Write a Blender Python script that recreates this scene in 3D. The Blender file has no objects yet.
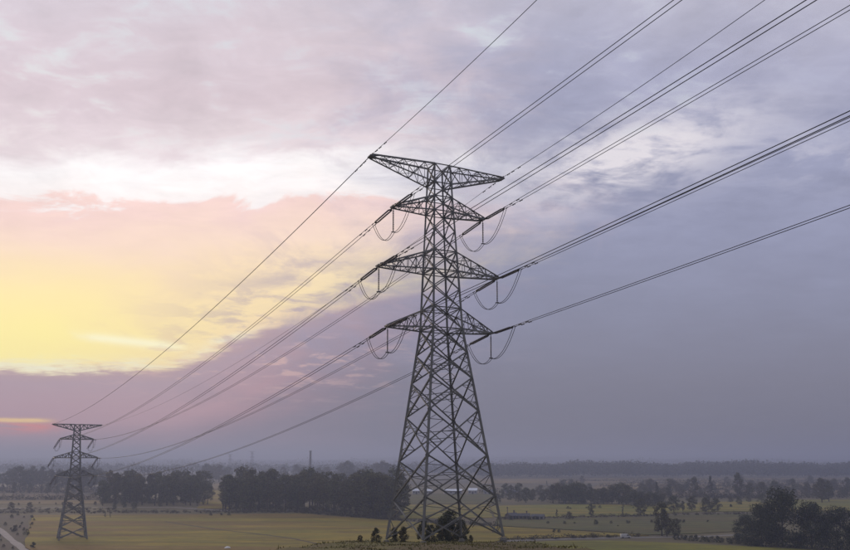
import bpy, math, random
import numpy as np
from mathutils import Vector, Matrix, Quaternion

R = math.radians
scene = bpy.context.scene
COL = scene.collection
RNG = random.Random(7)

# ------------------------------------------------------------------ camera
FPX, CX, CY, HOR = 762.0, 425.0, 382.0, 462.0      # photo is 850 x 550
PITCH = math.atan((HOR - CY) / FPX)
CAMZ = 33.64
cam = bpy.data.cameras.new('camera')
cam.sensor_width = 36.0
cam.lens = 36.0 * FPX / 850.0
cam.shift_y = (CY - 275.0) / 850.0
cam.clip_start, cam.clip_end = 0.5, 20000.0
camo = bpy.data.objects.new('camera', cam)
COL.objects.link(camo)
camo.location = (0, 0, CAMZ)
camo.rotation_euler = (math.pi / 2 + PITCH, 0, 0)
scene.camera = camo

# ------------------------------------------------------------------ world / sky
SUN_AZ, SUN_EL = -29.0, 6.5          # degrees, azimuth from +Y towards +X
scene.view_settings.view_transform = 'Standard'
scene.view_settings.look = 'None'
scene.view_settings.gamma = 1.0
scene.view_settings.use_curve_mapping = False
scene.view_settings.exposure = 0.0


def lin(r, g, b):
    return tuple(((c / 255) / 12.92 if c / 255 <= 0.04045 else ((c / 255 + 0.055) / 1.055) ** 2.4)
                 for c in (r, g, b)) + (1.0,)


class NT:
    """tiny wrapper for writing node maths"""
    def __init__(self, tree):
        self.t = tree

    def n(self, kind, **kw):
        nd = self.t.nodes.new(kind)
        for k, v in kw.items():
            setattr(nd, k, v)
        return nd

    def put(self, sock, v):
        if hasattr(v, 'is_linked') or isinstance(v, bpy.types.NodeSocket):
            self.t.links.new(v, sock)
        else:
            sock.default_value = v

    def m(self, op, a, b=None, c=None, clamp=False):
        nd = self.n('ShaderNodeMath', operation=op, use_clamp=clamp)
        self.put(nd.inputs[0], a)
        if b is not None:
            self.put(nd.inputs[1], b)
        if c is not None:
            self.put(nd.inputs[2], c)
        return nd.outputs[0]

    def ss(self, x, lo, hi, a=0.0, b=1.0):
        nd = self.n('ShaderNodeMapRange', interpolation_type='SMOOTHSTEP')
        self.put(nd.inputs['Value'], x)
        nd.inputs['From Min'].default_value = lo
        nd.inputs['From Max'].default_value = hi
        nd.inputs['To Min'].default_value = a
        nd.inputs['To Max'].default_value = b
        return nd.outputs[0]

    def gauss(self, x, c, w):
        d = self.m('DIVIDE', self.m('SUBTRACT', x, c), w)
        return self.m('EXPONENT', self.m('MULTIPLY', self.m('MULTIPLY', d, d), -1.0))

    def mul(self, *a):
        r = a[0]
        for x in a[1:]:
            r = self.m('MULTIPLY', r, x)
        return r

    def mix(self, f, a, b, kind='MIX'):
        nd = self.n('ShaderNodeMix', data_type='RGBA', blend_type=kind)
        self.put(nd.inputs[0], f)
        self.put(nd.inputs[6], a)
        self.put(nd.inputs[7], b)
        return nd.outputs[2]

    def xyz(self, x, y, z=0.0):
        nd = self.n('ShaderNodeCombineXYZ')
        for i, v in enumerate((x, y, z)):
            self.put(nd.inputs[i], v)
        return nd.outputs[0]

    def noise(self, vec, scale, detail=4.0, rough=0.55, dist=0.0):
        nd = self.n('ShaderNodeTexNoise')
        self.put(nd.inputs['Vector'], vec)
        nd.inputs['Scale'].default_value = scale
        nd.inputs['Detail'].default_value = detail
        nd.inputs['Roughness'].default_value = rough
        nd.inputs['Distortion'].default_value = dist
        return nd.outputs['Fac']

    def ramp(self, x, stops, interp='LINEAR'):
        nd = self.n('ShaderNodeValToRGB')
        cr = nd.color_ramp
        cr.interpolation = interp
        while len(cr.elements) < len(stops):
            cr.elements.new(0.5)
        for e, (p, c) in zip(cr.elements, sorted(stops, key=lambda s: s[0])):
            e.position = p
            e.color = c
        self.put(nd.inputs[0], x)
        return nd.outputs[0]


def build_world():
    w = bpy.data.worlds.new('World')
    scene.world = w
    w.use_nodes = True
    t = w.node_tree
    t.nodes.clear()
    N = NT(t)
    tc = N.n('ShaderNodeTexCoord')
    sep = N.n('ShaderNodeSeparateXYZ')
    t.links.new(tc.outputs['Generated'], sep.inputs[0])
    x, y, z = sep.outputs
    az = N.m('MULTIPLY', N.m('ARCTAN2', x, y), 57.29578)
    el0 = N.m('MULTIPLY', N.m('ARCSINE', z), 57.29578)
    a2 = N.m('MINIMUM', N.mul(az, az, 1 / 900.0), 1.0)
    el = N.m('MULTIPLY', el0, N.m('ADD', 1.0, N.mul(a2, 0.145)))   # cloud bands lie in straight rolls
    # cloud fields: bands (angular) and a flat cloud ceiling seen in perspective
    vA = N.xyz(N.mul(az, 0.045), N.mul(el, 0.15))
    vB = N.xyz(N.mul(az, 0.11), N.mul(el, 0.55), 3.7)
    vC = N.xyz(N.mul(az, 0.12), N.mul(el, 0.26), 9.1)
    zz = N.m('MAXIMUM', N.m('ADD', z, 0.09), 0.09)
    vP = N.xyz(N.m('DIVIDE', x, zz), N.m('DIVIDE', y, zz), 1.3)
    nA = N.noise(vA, 1.0, 6, 0.55, 0.3)
    nB = N.noise(vB, 1.0, 7, 0.6, 0.6)
    nC = N.noise(vC, 1.0, 7, 0.62, 0.8)
    nP = N.noise(vP, 1.7, 9, 0.6, 0.5)
    nP2 = N.noise(vP, 5.2, 8, 0.6, 0.4)
    nP3 = N.noise(N.xyz(N.mul(N.m('DIVIDE', x, zz), 0.62), N.m('DIVIDE', y, zz), 5.1), 10.0, 7, 0.6, 0.5)
    amp = N.ss(el, 4, 13, 0.10, 1.0)
    wob = N.m('ADD', N.mul(N.m('SUBTRACT', nA, 0.5), 4.2), N.mul(N.m('SUBTRACT', nC, 0.5), 4.6))
    elw = N.m('ADD', el, N.mul(wob, amp))
    elc = elw
    ragged = N.mul(N.m('SUBTRACT', N.m('ADD', N.mul(nB, 0.5), N.mul(nP3, 0.5)), 0.5), 2.4, N.gauss(el, 7.2, 2.0))
    rise = N.mul(N.m('MAXIMUM', N.m('ADD', az, 18.5), 0.0), 0.38, N.ss(el, 17, 11))
    elw = N.m('SUBTRACT', N.m('ADD', elw, ragged), N.m('MINIMUM', rise, 8.0))
    azw = N.m('ADD', az, N.m('ADD', N.mul(N.m('SUBTRACT', nC, 0.5), 22.0), N.mul(N.m('SUBTRACT', nB, 0.5), 12.0)))
    K = 40.0
    cool = N.ramp(N.m('DIVIDE', elc, K), [
        (0.0, lin(112, 110, 122)), (2 / K, lin(118, 116, 129)), (6 / K, lin(129, 128, 144)), (11 / K, lin(141, 143, 165)),
        (17 / K, lin(150, 153, 179)), (23 / K, lin(157, 160, 187)), (28 / K, lin(170, 171, 196)), (34 / K, lin(189, 187, 204)), (1.0, lin(202, 200, 213))])
    warm = N.ramp(N.m('DIVIDE', elw, K), [
        (0.0, lin(152, 134, 146)), (1.2 / K, lin(172, 142, 151)), (3.0 / K, lin(196, 158, 165)), (6.0 / K, lin(188, 163, 172)),
        (6.55 / K, lin(194, 165, 169)), (7.35 / K, lin(250, 222, 186)), (8.5 / K, lin(253, 232, 182)), (13.0 / K, lin(253, 229, 190)), (16.5 / K, lin(252, 224, 206)),
        (19.2 / K, lin(248, 216, 209)), (19.6 / K, lin(252, 244, 242)), (21.6 / K, lin(252, 247, 247)), (23.2 / K, lin(229, 215, 219)),
        (27 / K, lin(217, 201, 208)), (33 / K, lin(211, 200, 209)), (1.0, lin(208, 202, 212))])
    right_edge = N.ss(el, 7, 20, 4.0, 13.0)
    s = N.ss(N.m('SUBTRACT', azw, right_edge), 0.0, -24.0)
    s = N.mul(s, N.ss(az, -115, -62))
    base = N.mix(s, cool, warm)
    # yellow core around the hidden sun
    azs = N.m('ADD', az, N.mul(N.m('SUBTRACT', nC, 0.5), 9.0))
    els = N.m('ADD', el, N.mul(N.m('SUBTRACT', nA, 0.5), 3.0))
    sy = N.mul(N.ss(azs, -10.0, -29), N.ss(az, -80, -50), N.ss(elw, 6.6, 7.5), N.ss(els, 17.0, 8.5))
    fr = N.mul(N.ss(azs, 0.0, -22), N.ss(az, -80, -50), N.ss(elw, 6.8, 7.3), N.ss(els, 19.5, 10.0))
    base = N.mix(N.mul(fr, 0.75), base, tuple(c * 1.05 for c in lin(255, 224, 180)[:3]) + (1,))
    base = N.mix(N.mul(sy, 0.95), base, tuple(c * 1.16 for c in lin(255, 239, 158)[:3]) + (1,))
    slit = N.mul(N.gauss(N.m('SUBTRACT', el, N.mul(N.m('ADD', az, 21.0), -0.12)), 9.0, 0.34), N.ss(azs, -16.5, -20.5), N.ss(azs, -26, -22.5))
    base = N.mix(N.mul(slit, 0.7), base, tuple(c * 1.15 for c in lin(255, 251, 216)[:3]) + (1,))
    rim = N.mul(N.gauss(elw, 7.25, 0.38), N.ss(azw, -11, -20), N.ss(az, -70, -45), N.ss(nB, 0.35, 0.6))
    base = N.mix(N.mul(rim, 0.9), base, lin(255, 252, 226))
    # mauve rags of cloud to the right of the glow
    rag = N.mul(N.ss(nC, 0.42, 0.64), N.gauss(az, -6.5, 8.5), N.gauss(el, 11.5, 5.0))
    rag2 = N.mul(N.ss(nP2, 0.44, 0.64), N.gauss(az, -9.5, 8.0), N.gauss(el, 10.5, 4.0))
    base = N.mix(N.m('MINIMUM', N.mul(N.m('MAXIMUM', rag, rag2), 0.72), 1.0), base, lin(172, 158, 177))
    pk = N.mul(N.ss(nP2, 0.52, 0.66), N.gauss(az, -12.0, 10.0), N.gauss(el, 7.4, 2.2))
    base = N.mix(N.mul(pk, 0.5), base, lin(240, 196, 180))
    # blotchy underside of the overcast
    up = N.ss(el, 9, 25)
    shade = N.m('ADD', N.mul(N.m('SUBTRACT', nP, 0.5), 0.5), N.m('ADD', N.mul(N.m('SUBTRACT', nP2, 0.5), 0.36), N.mul(N.m('SUBTRACT', nP3, 0.5), 0.32)))
    shade = N.mul(shade, N.m('ADD', 0.16, N.mul(up, 0.84)), N.m('SUBTRACT', 1.0, N.mul(sy, 0.8)), N.m('SUBTRACT', 1.0, N.mul(s, N.ss(el, 21, 16), 0.6)))
    g = N.m('ADD', N.m('ADD', 1.02, N.mul(s, N.ss(el, 8, 16), 0.07)), shade)
    sc = N.n('ShaderNodeVectorMath', operation='SCALE')
    t.links.new(base, sc.inputs[0])
    t.links.new(g, sc.inputs['Scale'])
    base = sc.outputs[0]
    # bright streak of thin cloud on the right
    d = N.m('SUBTRACT', el, N.m('ADD', 21.6, N.mul(N.m('SUBTRACT', az, 10.0), 0.27)))
    st = N.mul(N.gauss(d, -0.5, 2.4), N.gauss(az, 15.5, 8.5), N.ss(N.m('ADD', N.mul(nP2, 0.4), N.m('ADD', N.mul(nP3, 0.35), N.mul(nB, 0.25))), 0.38, 0.56))
    base = N.mix(N.m('MINIMUM', N.mul(st, 1.25), 1.0), base, lin(234, 228, 234))
    st2 = N.mul(N.gauss(el, 18.5, 2.0), N.gauss(az, 7.5, 5.0), N.ss(nC, 0.44, 0.62))
    base = N.mix(N.mul(st2, 0.55), base, lin(232, 205, 205))
    st3 = N.mul(N.gauss(el, 22.5, 1.6), N.gauss(az, 27.0, 5.0), N.ss(nP2, 0.45, 0.62))
    base = N.mix(N.mul(st3, 0.6), base, lin(205, 203, 218))
    # thin gaps high up where the clear evening sky shows through
    sky = N.n('ShaderNodeTexSky', sky_type='NISHITA')
    sky.sun_disc = False
    sky.sun_elevation = R(SUN_EL)
    sky.sun_rotation = R(SUN_AZ)
    skc = N.n('ShaderNodeVectorMath', operation='SCALE')
    t.links.new(sky.outputs[0], skc.inputs[0])
    skc.inputs['Scale'].default_value = 0.15
    clear = N.mix(0.72, skc.outputs[0], lin(236, 240, 246))
    gap = N.mul(N.ss(N.m('ADD', N.mul(nP3, 0.6), N.mul(nP2, 0.4)), 0.50, 0.64), N.ss(nP, 0.36, 0.54), N.ss(el, 20, 26), N.ss(azw, 26, 4, 0.15, 1.0))
    base = N.mix(N.mul(gap, 0.8), base, clear)
    # slit of red-gold just above the horizon under the cloud
    sl = N.mul(N.gauss(N.m('ADD', el, N.mul(N.m('SUBTRACT', nB, 0.5), 0.5)), 3.1, 0.15), N.ss(N.m('ADD', az, N.mul(N.m('SUBTRACT', nB, 0.5), 4.0)), -25.2, -27.2), N.ss(az, -48, -38))
    sl2 = N.mul(N.gauss(el, 2.55, 0.40), N.ss(azs, -24.0, -28.0), N.ss(az, -46, -36), N.ss(nB, 0.30, 0.50))
    base = N.mix(N.mul(sl2, 1.0), base, lin(255, 140, 118))
    base = N.mix(N.m('MINIMUM', N.mul(sl, 1.3), 1.0), base, tuple(c * 1.1 for c in lin(255, 212, 140)[:3]) + (1,))
    bg = N.n('ShaderNodeBackground')
    t.links.new(base, bg.inputs[0])
    bg.inputs[1].default_value = 1.0
    out = N.n('ShaderNodeOutputWorld')
    t.links.new(bg.outputs[0], out.inputs[0])
    w.cycles.sampling_method = 'MANUAL'
    w.cycles.sample_map_resolution = 1024


build_world()

sun = bpy.data.lights.new('sun', 'SUN')
sun.energy = 1.2
sun.angle = R(12)
sun.color = (1.0, 0.80, 0.58)
suno = bpy.data.objects.new('sun', sun)
COL.objects.link(suno)
_sd = Vector((math.sin(R(SUN_AZ)) * math.cos(R(SUN_EL)), math.cos(R(SUN_AZ)) * math.cos(R(SUN_EL)), math.sin(R(SUN_EL))))
suno.rotation_euler = _sd.to_track_quat('Z', 'Y').to_euler()
suno.location = _sd * 500

cy_ = scene.cycles
cy_.use_denoising = True
cy_.max_bounces = 6
cy_.volume_bounces = 1
cy_.transparent_max_bounces = 8

# ------------------------------------------------------------------ helpers


def unproj(px, py, z=0.0):
    """photo pixel -> point of the plane at height z (the plain lies at z = 0)"""
    xc, yc = (px - CX) / FPX, -(py - CY) / FPX
    d = Vector((xc, math.cos(PITCH) - yc * math.sin(PITCH), math.sin(PITCH) + yc * math.cos(PITCH)))
    k = (z - CAMZ) / d.z
    return Vector((0, 0, CAMZ)) + d * k


def px_size(dist, px):
    return dist * px / FPX


def tag(o, label=None, cat=None, group=None, kind=None):
    if label:
        o['label'] = label
    if cat:
        o['category'] = cat
    if group:
        o['group'] = group
    if kind:
        o['kind'] = kind
    return o


def link(name, data, parent=None, mat=None, mw=None):
    o = bpy.data.objects.new(name, data)
    COL.objects.link(o)
    if mat is not None and data is not None and not data.materials:
        data.materials.append(mat)
    if parent is not None:
        o.parent = parent
    if mw is not None:
        o.matrix_local = mw
    return o


def empty(name, loc=(0, 0, 0), rz=0.0):
    o = bpy.data.objects.new(name, None)
    COL.objects.link(o)
    o.empty_display_size = 0.5
    o.location = loc
    o.rotation_euler = (0, 0, rz)
    return o


def copy_tree(o, parent=None):
    c = o.copy()
    COL.objects.link(c)
    c.parent = parent
    for ch in o.children:
        copy_tree(ch, c)
    return c


class MB:
    def __init__(self):
        self.v, self.f = [], []

    def add(self, vs, fs):
        b = len(self.v)
        self.v += [tuple(p) for p in vs]
        self.f += [tuple(b + i for i in f) for f in fs]

    def box(self, c, s, m=None):
        x, y, z = s[0] / 2, s[1] / 2, s[2] / 2
        vs = [Vector((c[0] + i * x, c[1] + j * y, c[2] + k * z)) for k in (-1, 1) for j in (-1, 1) for i in (-1, 1)]
        if m:
            vs = [m @ p for p in vs]
        self.add(vs, [(0, 2, 3, 1), (4, 5, 7, 6), (0, 1, 5, 4), (2, 6, 7, 3), (0, 4, 6, 2), (1, 3, 7, 5)])

    def tube(self, pts, rad, n=6, cap=True):
        pts = [Vector(p) for p in pts]
        rads = rad if isinstance(rad, (list, tuple)) else [rad] * len(pts)
        rings = []
        for i, p in enumerate(pts):
            d = (pts[min(i + 1, len(pts) - 1)] - pts[max(i - 1, 0)]).normalized()
            a = d.cross(Vector((0, 0, 1)))
            if a.length < 1e-3:
                a = d.cross(Vector((0, 1, 0)))
            a.normalize()
            b = d.cross(a)
            rings.append([p + (a * math.cos(2 * math.pi * k / n) + b * math.sin(2 * math.pi * k / n)) * rads[i] for k in range(n)])
        vs = [q for r in rings for q in r]
        fs = [(i * n + k, i * n + (k + 1) % n, (i + 1) * n + (k + 1) % n, (i + 1) * n + k)
              for i in range(len(pts) - 1) for k in range(n)]
        if cap:
            fs += [tuple(range(n - 1, -1, -1)), tuple((len(pts) - 1) * n + k for k in range(n))]
        self.add(vs, fs)

    def lathe(self, prof, n=10, m=None):
        vs = [Vector((r * math.cos(2 * math.pi * k / n), r * math.sin(2 * math.pi * k / n), z)) for r, z in prof for k in range(n)]
        if m:
            vs = [m @ p for p in vs]
        fs = [(i * n + k, i * n + (k + 1) % n, (i + 1) * n + (k + 1) % n, (i + 1) * n + k)
              for i in range(len(prof) - 1) for k in range(n)]
        fs += [tuple(range(n - 1, -1, -1)), tuple((len(prof) - 1) * n + k for k in range(n))]
        self.add(vs, fs)

    def prism(self, poly, h, axis='z'):
        n = len(poly)
        vs = [Vector((p[0], p[1], 0)) for p in poly] + [Vector((p[0], p[1], h)) for p in poly]
        fs = [tuple(range(n - 1, -1, -1)), tuple(range(n, 2 * n))]
        fs += [(i, (i + 1) % n, n + (i + 1) % n, n + i) for i in range(n)]
        if axis == 'y':     # profile in x-z, extruded along y, centred
            vs = [Vector((p.x, p.z - h / 2, p.y)) for p in vs]
            fs = [tuple(reversed(f)) for f in fs]
        self.add(vs, fs)

    def mesh(self, name, smooth=False):
        me = bpy.data.meshes.new(name)
        me.from_pydata(self.v, [], self.f)
        me.update()
        if smooth:
            me.polygons.foreach_set('use_smooth', [True] * len(me.polygons))
        return me

    def obj(self, name, mat, parent=None, smooth=False):
        return link(name, self.mesh(name, smooth), parent, mat)


# ------------------------------------------------------------------ materials


def material(name, rough=0.8):
    m = bpy.data.materials.new(name)
    m.use_nodes = True
    t = m.node_tree
    b = t.nodes['Principled BSDF']
    b.inputs['Roughness'].default_value = rough
    b.inputs['Specular IOR Level'].default_value = 0.25
    return m, NT(t), b


def mat_noise(name, c1, c2, scale, rough=0.85, detail=5, metallic=0.0, stretch=(1, 1, 1), bump=0.0, c3=None, scale3=0.02, spec=None):
    m, N, b = material(name, rough)
    tc = N.n('ShaderNodeTexCoord')
    mp = N.n('ShaderNodeMapping')
    mp.inputs['Scale'].default_value = stretch
    N.t.links.new(tc.outputs['Object'], mp.inputs[0])
    n = N.noise(mp.outputs[0], scale, detail, 0.62)
    col = N.mix(N.ss(n, 0.32, 0.68), c1 + (1,), c2 + (1,))
    if c3:
        n3 = N.noise(mp.outputs[0], scale3, 5, 0.6, 0.6)
        col = N.mix(N.ss(n3, 0.46, 0.62), col, c3 + (1,))
    N.t.links.new(col, b.inputs['Base Color'])
    b.inputs['Metallic'].default_value = metallic
    if spec is not None:
        b.inputs['Specular IOR Level'].default_value = spec
    if bump:
        bp = N.n('ShaderNodeBump')
        bp.inputs['Strength'].default_value = 0.6
        bp.inputs['Distance'].default_value = bump
        N.t.links.new(n, bp.inputs['Height'])
        N.t.links.new(bp.outputs[0], b.inputs['Normal'])
    return m


def mat_leaf(name, c1, c2, c3):
    m, N, b = material(name, 0.75)
    oi = N.n('ShaderNodeObjectInfo')
    geo = N.n('ShaderNodeNewGeometry')
    tc = N.n('ShaderNodeTexCoord')
    n = N.noise(tc.outputs['Object'], 0.55, 4, 0.6)
    col = N.mix(N.ss(n, 0.35, 0.65), c1 + (1,), c2 + (1,))
    col = N.mix(N.mul(oi.outputs['Random'], 0.6), col, c3 + (1,))
    rnd = N.m('ADD', 0.5, N.mul(geo.outputs['Random Per Island'], 1.0))
    sc = N.n('ShaderNodeVectorMath', operation='SCALE')
    N.t.links.new(col, sc.inputs[0])
    N.t.links.new(rnd, sc.inputs['Scale'])
    N.t.links.new(sc.outputs[0], b.inputs['Base Color'])
    tr = N.n('ShaderNodeBsdfTranslucent')
    N.t.links.new(sc.outputs[0], tr.inputs[0])
    ms = N.n('ShaderNodeMixShader')
    ms.inputs[0].default_value = 0.25
    N.t.links.new(b.outputs[0], ms.inputs[1])
    N.t.links.new(tr.outputs[0], ms.inputs[2])
    N.t.links.new(ms.outputs[0], N.t.nodes['Material Output'].inputs[0])
    return m


def mat_field(name, c1, c2, c3):
    """crop field: broad cut swathes across the parcel, patchy growth, fine grain"""
    m, N, b = material(name, 0.95)
    tc = N.n('ShaderNodeTexCoord')
    def mp(sx, sy, r=0.0):
        nd = N.n('ShaderNodeMapping')
        nd.inputs['Scale'].default_value = (sx, sy, 1)
        nd.inputs['Rotation'].default_value = (0, 0, r)
        N.t.links.new(tc.outputs['Object'], nd.inputs[0])
        return nd.outputs[0]
    swathe = N.noise(mp(0.006, 0.045, 0.05), 1.0, 4, 0.6, 0.5)
    swathe2 = N.noise(mp(0.010, 0.085, 0.03), 1.0, 4, 0.65, 0.4)
    patch = N.noise(mp(0.03, 0.05), 1.0, 7, 0.62, 0.6)
    grain = N.noise(mp(0.16, 0.30), 1.0, 8, 0.75)
    col = N.mix(N.ss(patch, 0.38, 0.62), c1 + (1,), c2 + (1,))
    col = N.mix(N.mul(N.ss(swathe, 0.47, 0.55), 1.0), col, c3 + (1,))
    col = N.mix(N.mul(N.ss(swathe2, 0.50, 0.58), 0.8), col, tuple(c * 0.55 for c in c1) + (1,))
    sc = N.n('ShaderNodeVectorMath', operation='SCALE')
    N.t.links.new(col, sc.inputs[0])
    N.t.links.new(N.m('ADD', 0.40, N.mul(grain, 1.2)), sc.inputs['Scale'])
    N.t.links.new(sc.outputs[0], b.inputs['Base Color'])
    return m


M = {}
M['steel'] = mat_noise('galvanised_steel', (0.135, 0.137, 0.135), (0.225, 0.225, 0.212), 0.7, 0.6, 4, 0.2, spec=0.3)
M['wire'] = mat_noise('aged_conductor', (0.035, 0.036, 0.038), (0.055, 0.055, 0.055), 0.8, 0.6, 2, 0.3)
M['glass_disc'] = mat_noise('porcelain_brown', (0.06, 0.05, 0.048), (0.10, 0.085, 0.08), 3.0, 0.35, 2)
M['hardware'] = mat_noise('forged_hardware', (0.06, 0.06, 0.06), (0.10, 0.10, 0.10), 5.0, 0.5, 2, 0.4)
M['concrete'] = mat_noise('concrete', (0.16, 0.155, 0.14), (0.11, 0.105, 0.095), 3.0, 0.9, 5)
M['bark'] = mat_noise('bark', (0.055, 0.045, 0.035), (0.09, 0.075, 0.06), 2.0, 0.95, 4)
M['leaf'] = mat_leaf('foliage', (0.034, 0.044, 0.022), (0.112, 0.116, 0.050), (0.105, 0.080, 0.036))
M['leaf_dark'] = mat_leaf('foliage_dark', (0.022, 0.030, 0.018), (0.062, 0.070, 0.034), (0.045, 0.050, 0.026))
M['wood'] = mat_leaf('far_foliage', (0.040, 0.045, 0.028), (0.062, 0.064, 0.036), (0.05, 0.05, 0.03))
M['scrub'] = mat_leaf('scrub', (0.040, 0.042, 0.024), (0.080, 0.070, 0.036), (0.06, 0.05, 0.03))
M['grass'] = mat_leaf('dry_grass', (0.080, 0.080, 0.022), (0.135, 0.118, 0.030), (0.075, 0.066, 0.026))
M['ground'] = mat_noise('plain_earth', (0.085, 0.076, 0.032), (0.135, 0.108, 0.055), 0.02, 0.95, 9, stretch=(0.35, 1, 1), c3=(0.075, 0.064, 0.04), scale3=0.006)
M['rice'] = mat_field('ripe_rice', (0.240, 0.178, 0.016), (0.165, 0.140, 0.016), (0.165, 0.102, 0.024))
M['rice_green'] = mat_field('green_rice', (0.172, 0.160, 0.016), (0.116, 0.120, 0.016), (0.200, 0.155, 0.020))
M['weeds'] = mat_noise('weedy_ground', (0.060, 0.054, 0.032), (0.096, 0.080, 0.056), 0.15, 0.95, 8, c3=(0.080, 0.060, 0.048), scale3=0.05)
M['stubble'] = mat_noise('stubble', (0.142, 0.100, 0.061), (0.115, 0.084, 0.047), 0.09, 0.95, 8, stretch=(0.25, 1.5, 1), c3=(0.147, 0.115, 0.055), scale3=0.02)
M['tan'] = mat_field('dry_field', (0.235, 0.160, 0.058), (0.150, 0.118, 0.042), (0.120, 0.090, 0.038))
M['olive'] = mat_field('olive_field', (0.100, 0.096, 0.024), (0.068, 0.072, 0.022), (0.095, 0.076, 0.026))
M['road'] = mat_noise('worn_road', (0.154, 0.147, 0.140), (0.210, 0.196, 0.182), 0.3, 0.9, 6)
M['pale_path'] = mat_noise('pale_track', (0.294, 0.266, 0.252), (0.238, 0.210, 0.196), 0.2, 0.9, 6)
M['earth'] = mat_noise('dark_soil', (0.085, 0.07, 0.045), (0.06, 0.05, 0.035), 0.3, 0.95, 6)
M['knoll'] = mat_noise('knoll_turf', (0.120, 0.108, 0.022), (0.078, 0.076, 0.022), 0.35, 0.95, 8, c3=(0.085, 0.064, 0.030), scale3=0.05, bump=0.08)
M['roof_white'] = mat_noise('pale_sheet_roof', (0.72, 0.75, 0.80), (0.60, 0.64, 0.70), 0.4, 0.6, 4)
M['roof_grey'] = mat_noise('slate_roof', (0.085, 0.09, 0.105), (0.06, 0.063, 0.072), 0.6, 0.8, 4)
M['wall'] = mat_noise('plaster_wall', (0.36, 0.34, 0.33), (0.27, 0.26, 0.25), 0.5, 0.9, 5)
M['wall_dark'] = mat_noise('brick_wall', (0.16, 0.13, 0.12), (0.12, 0.10, 0.095), 0.8, 0.9, 5)
M['window'] = mat_noise('window_glass', (0.03, 0.035, 0.04), (0.05, 0.055, 0.06), 0.8, 0.15, 2)
M['paint_white'] = mat_noise('van_paint', (0.50, 0.50, 0.49), (0.42, 0.42, 0.41), 1.2, 0.35, 3)
M['tyre'] = mat_noise('tyre', (0.02, 0.02, 0.02), (0.035, 0.035, 0.035), 4, 0.9, 2)
M['brick_chimney'] = mat_noise('chimney_shaft', (0.15, 0.12, 0.11), (0.11, 0.09, 0.085), 0.3, 0.9, 4)
M['rock'] = mat_noise('pale_rock', (0.42, 0.38, 0.36), (0.30, 0.27, 0.25), 3.0, 0.9, 6, bump=0.05)
M['plastic'] = mat_noise('white_sheet', (0.70, 0.70, 0.70), (0.55, 0.55, 0.54), 1.5, 0.5, 4)
M['hill'] = mat_noise('far_hill', (0.07, 0.075, 0.06), (0.10, 0.095, 0.075), 0.004, 0.95, 7)

# ------------------------------------------------------------------ terrain
TX, TY, TZ = 2.41, 99.97, 23.47        # foot of the near pylon
SX, SY = -153.6, 336.9                 # foot of the far pylon


def sstep(a, b, x):
    t = np.clip((x - a) / (b - a), 0, 1)
    return t * t * (3 - 2 * t)


def ground_z(x, y):
    x = np.asarray(x, float)
    y = np.asarray(y, float)
    crest = np.where(y < 88, 31.9 + (24.45 - 31.9) * np.clip(y, -400, 88) / 88.0, 24.45 - 0.1 * (y - 88))
    crest = np.where(y < 0, 31.9 - 0.06 * y * sstep(0, -120, y), crest)
    crest = np.minimum(crest, 52.0)
    fall = 1 - sstep(111, 215, y)
    half = 10.5 + np.clip(60 - y, 0, 300) * 0.35
    dx = np.abs(x - (TX - 2.0)) - half
    side = 1 - sstep(0, 1, np.clip(dx, 0, None) / 75.0)
    side2 = np.clip(dx, 0, 12) * 0.16
    h = crest * fall * side - side2 * fall * side
    k = fall * side
    lumps = 0.22 * np.sin(x * 0.31 + 1.3) * np.cos(y * 0.27) + 0.12 * np.sin(x * 0.83 + y * 0.61)
    pad = 0.15 + 0.85 * sstep(8.5, 13.0, np.hypot(x - TX, y - TY))
    return np.maximum(h + lumps * k * pad, 0.0)


def build_ground():
    xs = np.concatenate([-np.geomspace(7000, 60, 34), np.arange(-56, 60, 2.0), np.geomspace(60, 7000, 34)])
    ys = np.concatenate([np.linspace(-600, -20, 20), np.arange(-10, 230, 2.5), np.geomspace(232, 7000, 60)])
    X, Y = np.meshgrid(xs, ys)
    Z = ground_z(X, Y)
    nx, ny = len(xs), len(ys)
    v = np.stack([X, Y, Z], -1).reshape(-1, 3)
    i = np.arange(nx * ny).reshape(ny, nx)
    q = np.stack([i[:-1, :-1], i[:-1, 1:], i[1:, 1:], i[1:, :-1]], -1).reshape(-1, 4)
    me = bpy.data.meshes.new('ground')
    me.from_pydata(v.tolist(), [], q.tolist())
    me.materials.append(M['ground'])
    me.materials.append(M['knoll'])
    zc = v[q, 2].mean(1)
    me.polygons.foreach_set('material_index', (zc > 0.5).astype(int).tolist())
    me.polygons.foreach_set('use_smooth', [True] * len(me.polygons))
    tag(link('ground', me), kind='structure')


build_ground()


def sheet(name, pts_px, mat, z, kind='structure', wob=0.0):
    """flat parcel on the plain, outline given in photo pixels; densified with slightly uneven edges"""
    P = [unproj(px, py) for px, py in pts_px]
    rr = random.Random(len(P) * 31 + int(pts_px[0][0] * 7 + pts_px[0][1] * 13))
    out = []
    for a, b in zip(P, P[1:] + P[:1]):
        L = (b - a).length
        n = max(1, int(L / 12))
        for i in range(n):
            q = a.lerp(b, i / n)
            out.append((q.x + rr.uniform(-1, 1) * wob, q.y + rr.uniform(-1, 1) * wob))
    mb = MB()
    mb.prism(out, z)
    o = mb.obj(name, mat)
    tag(o, kind=kind)
    return o


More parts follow.
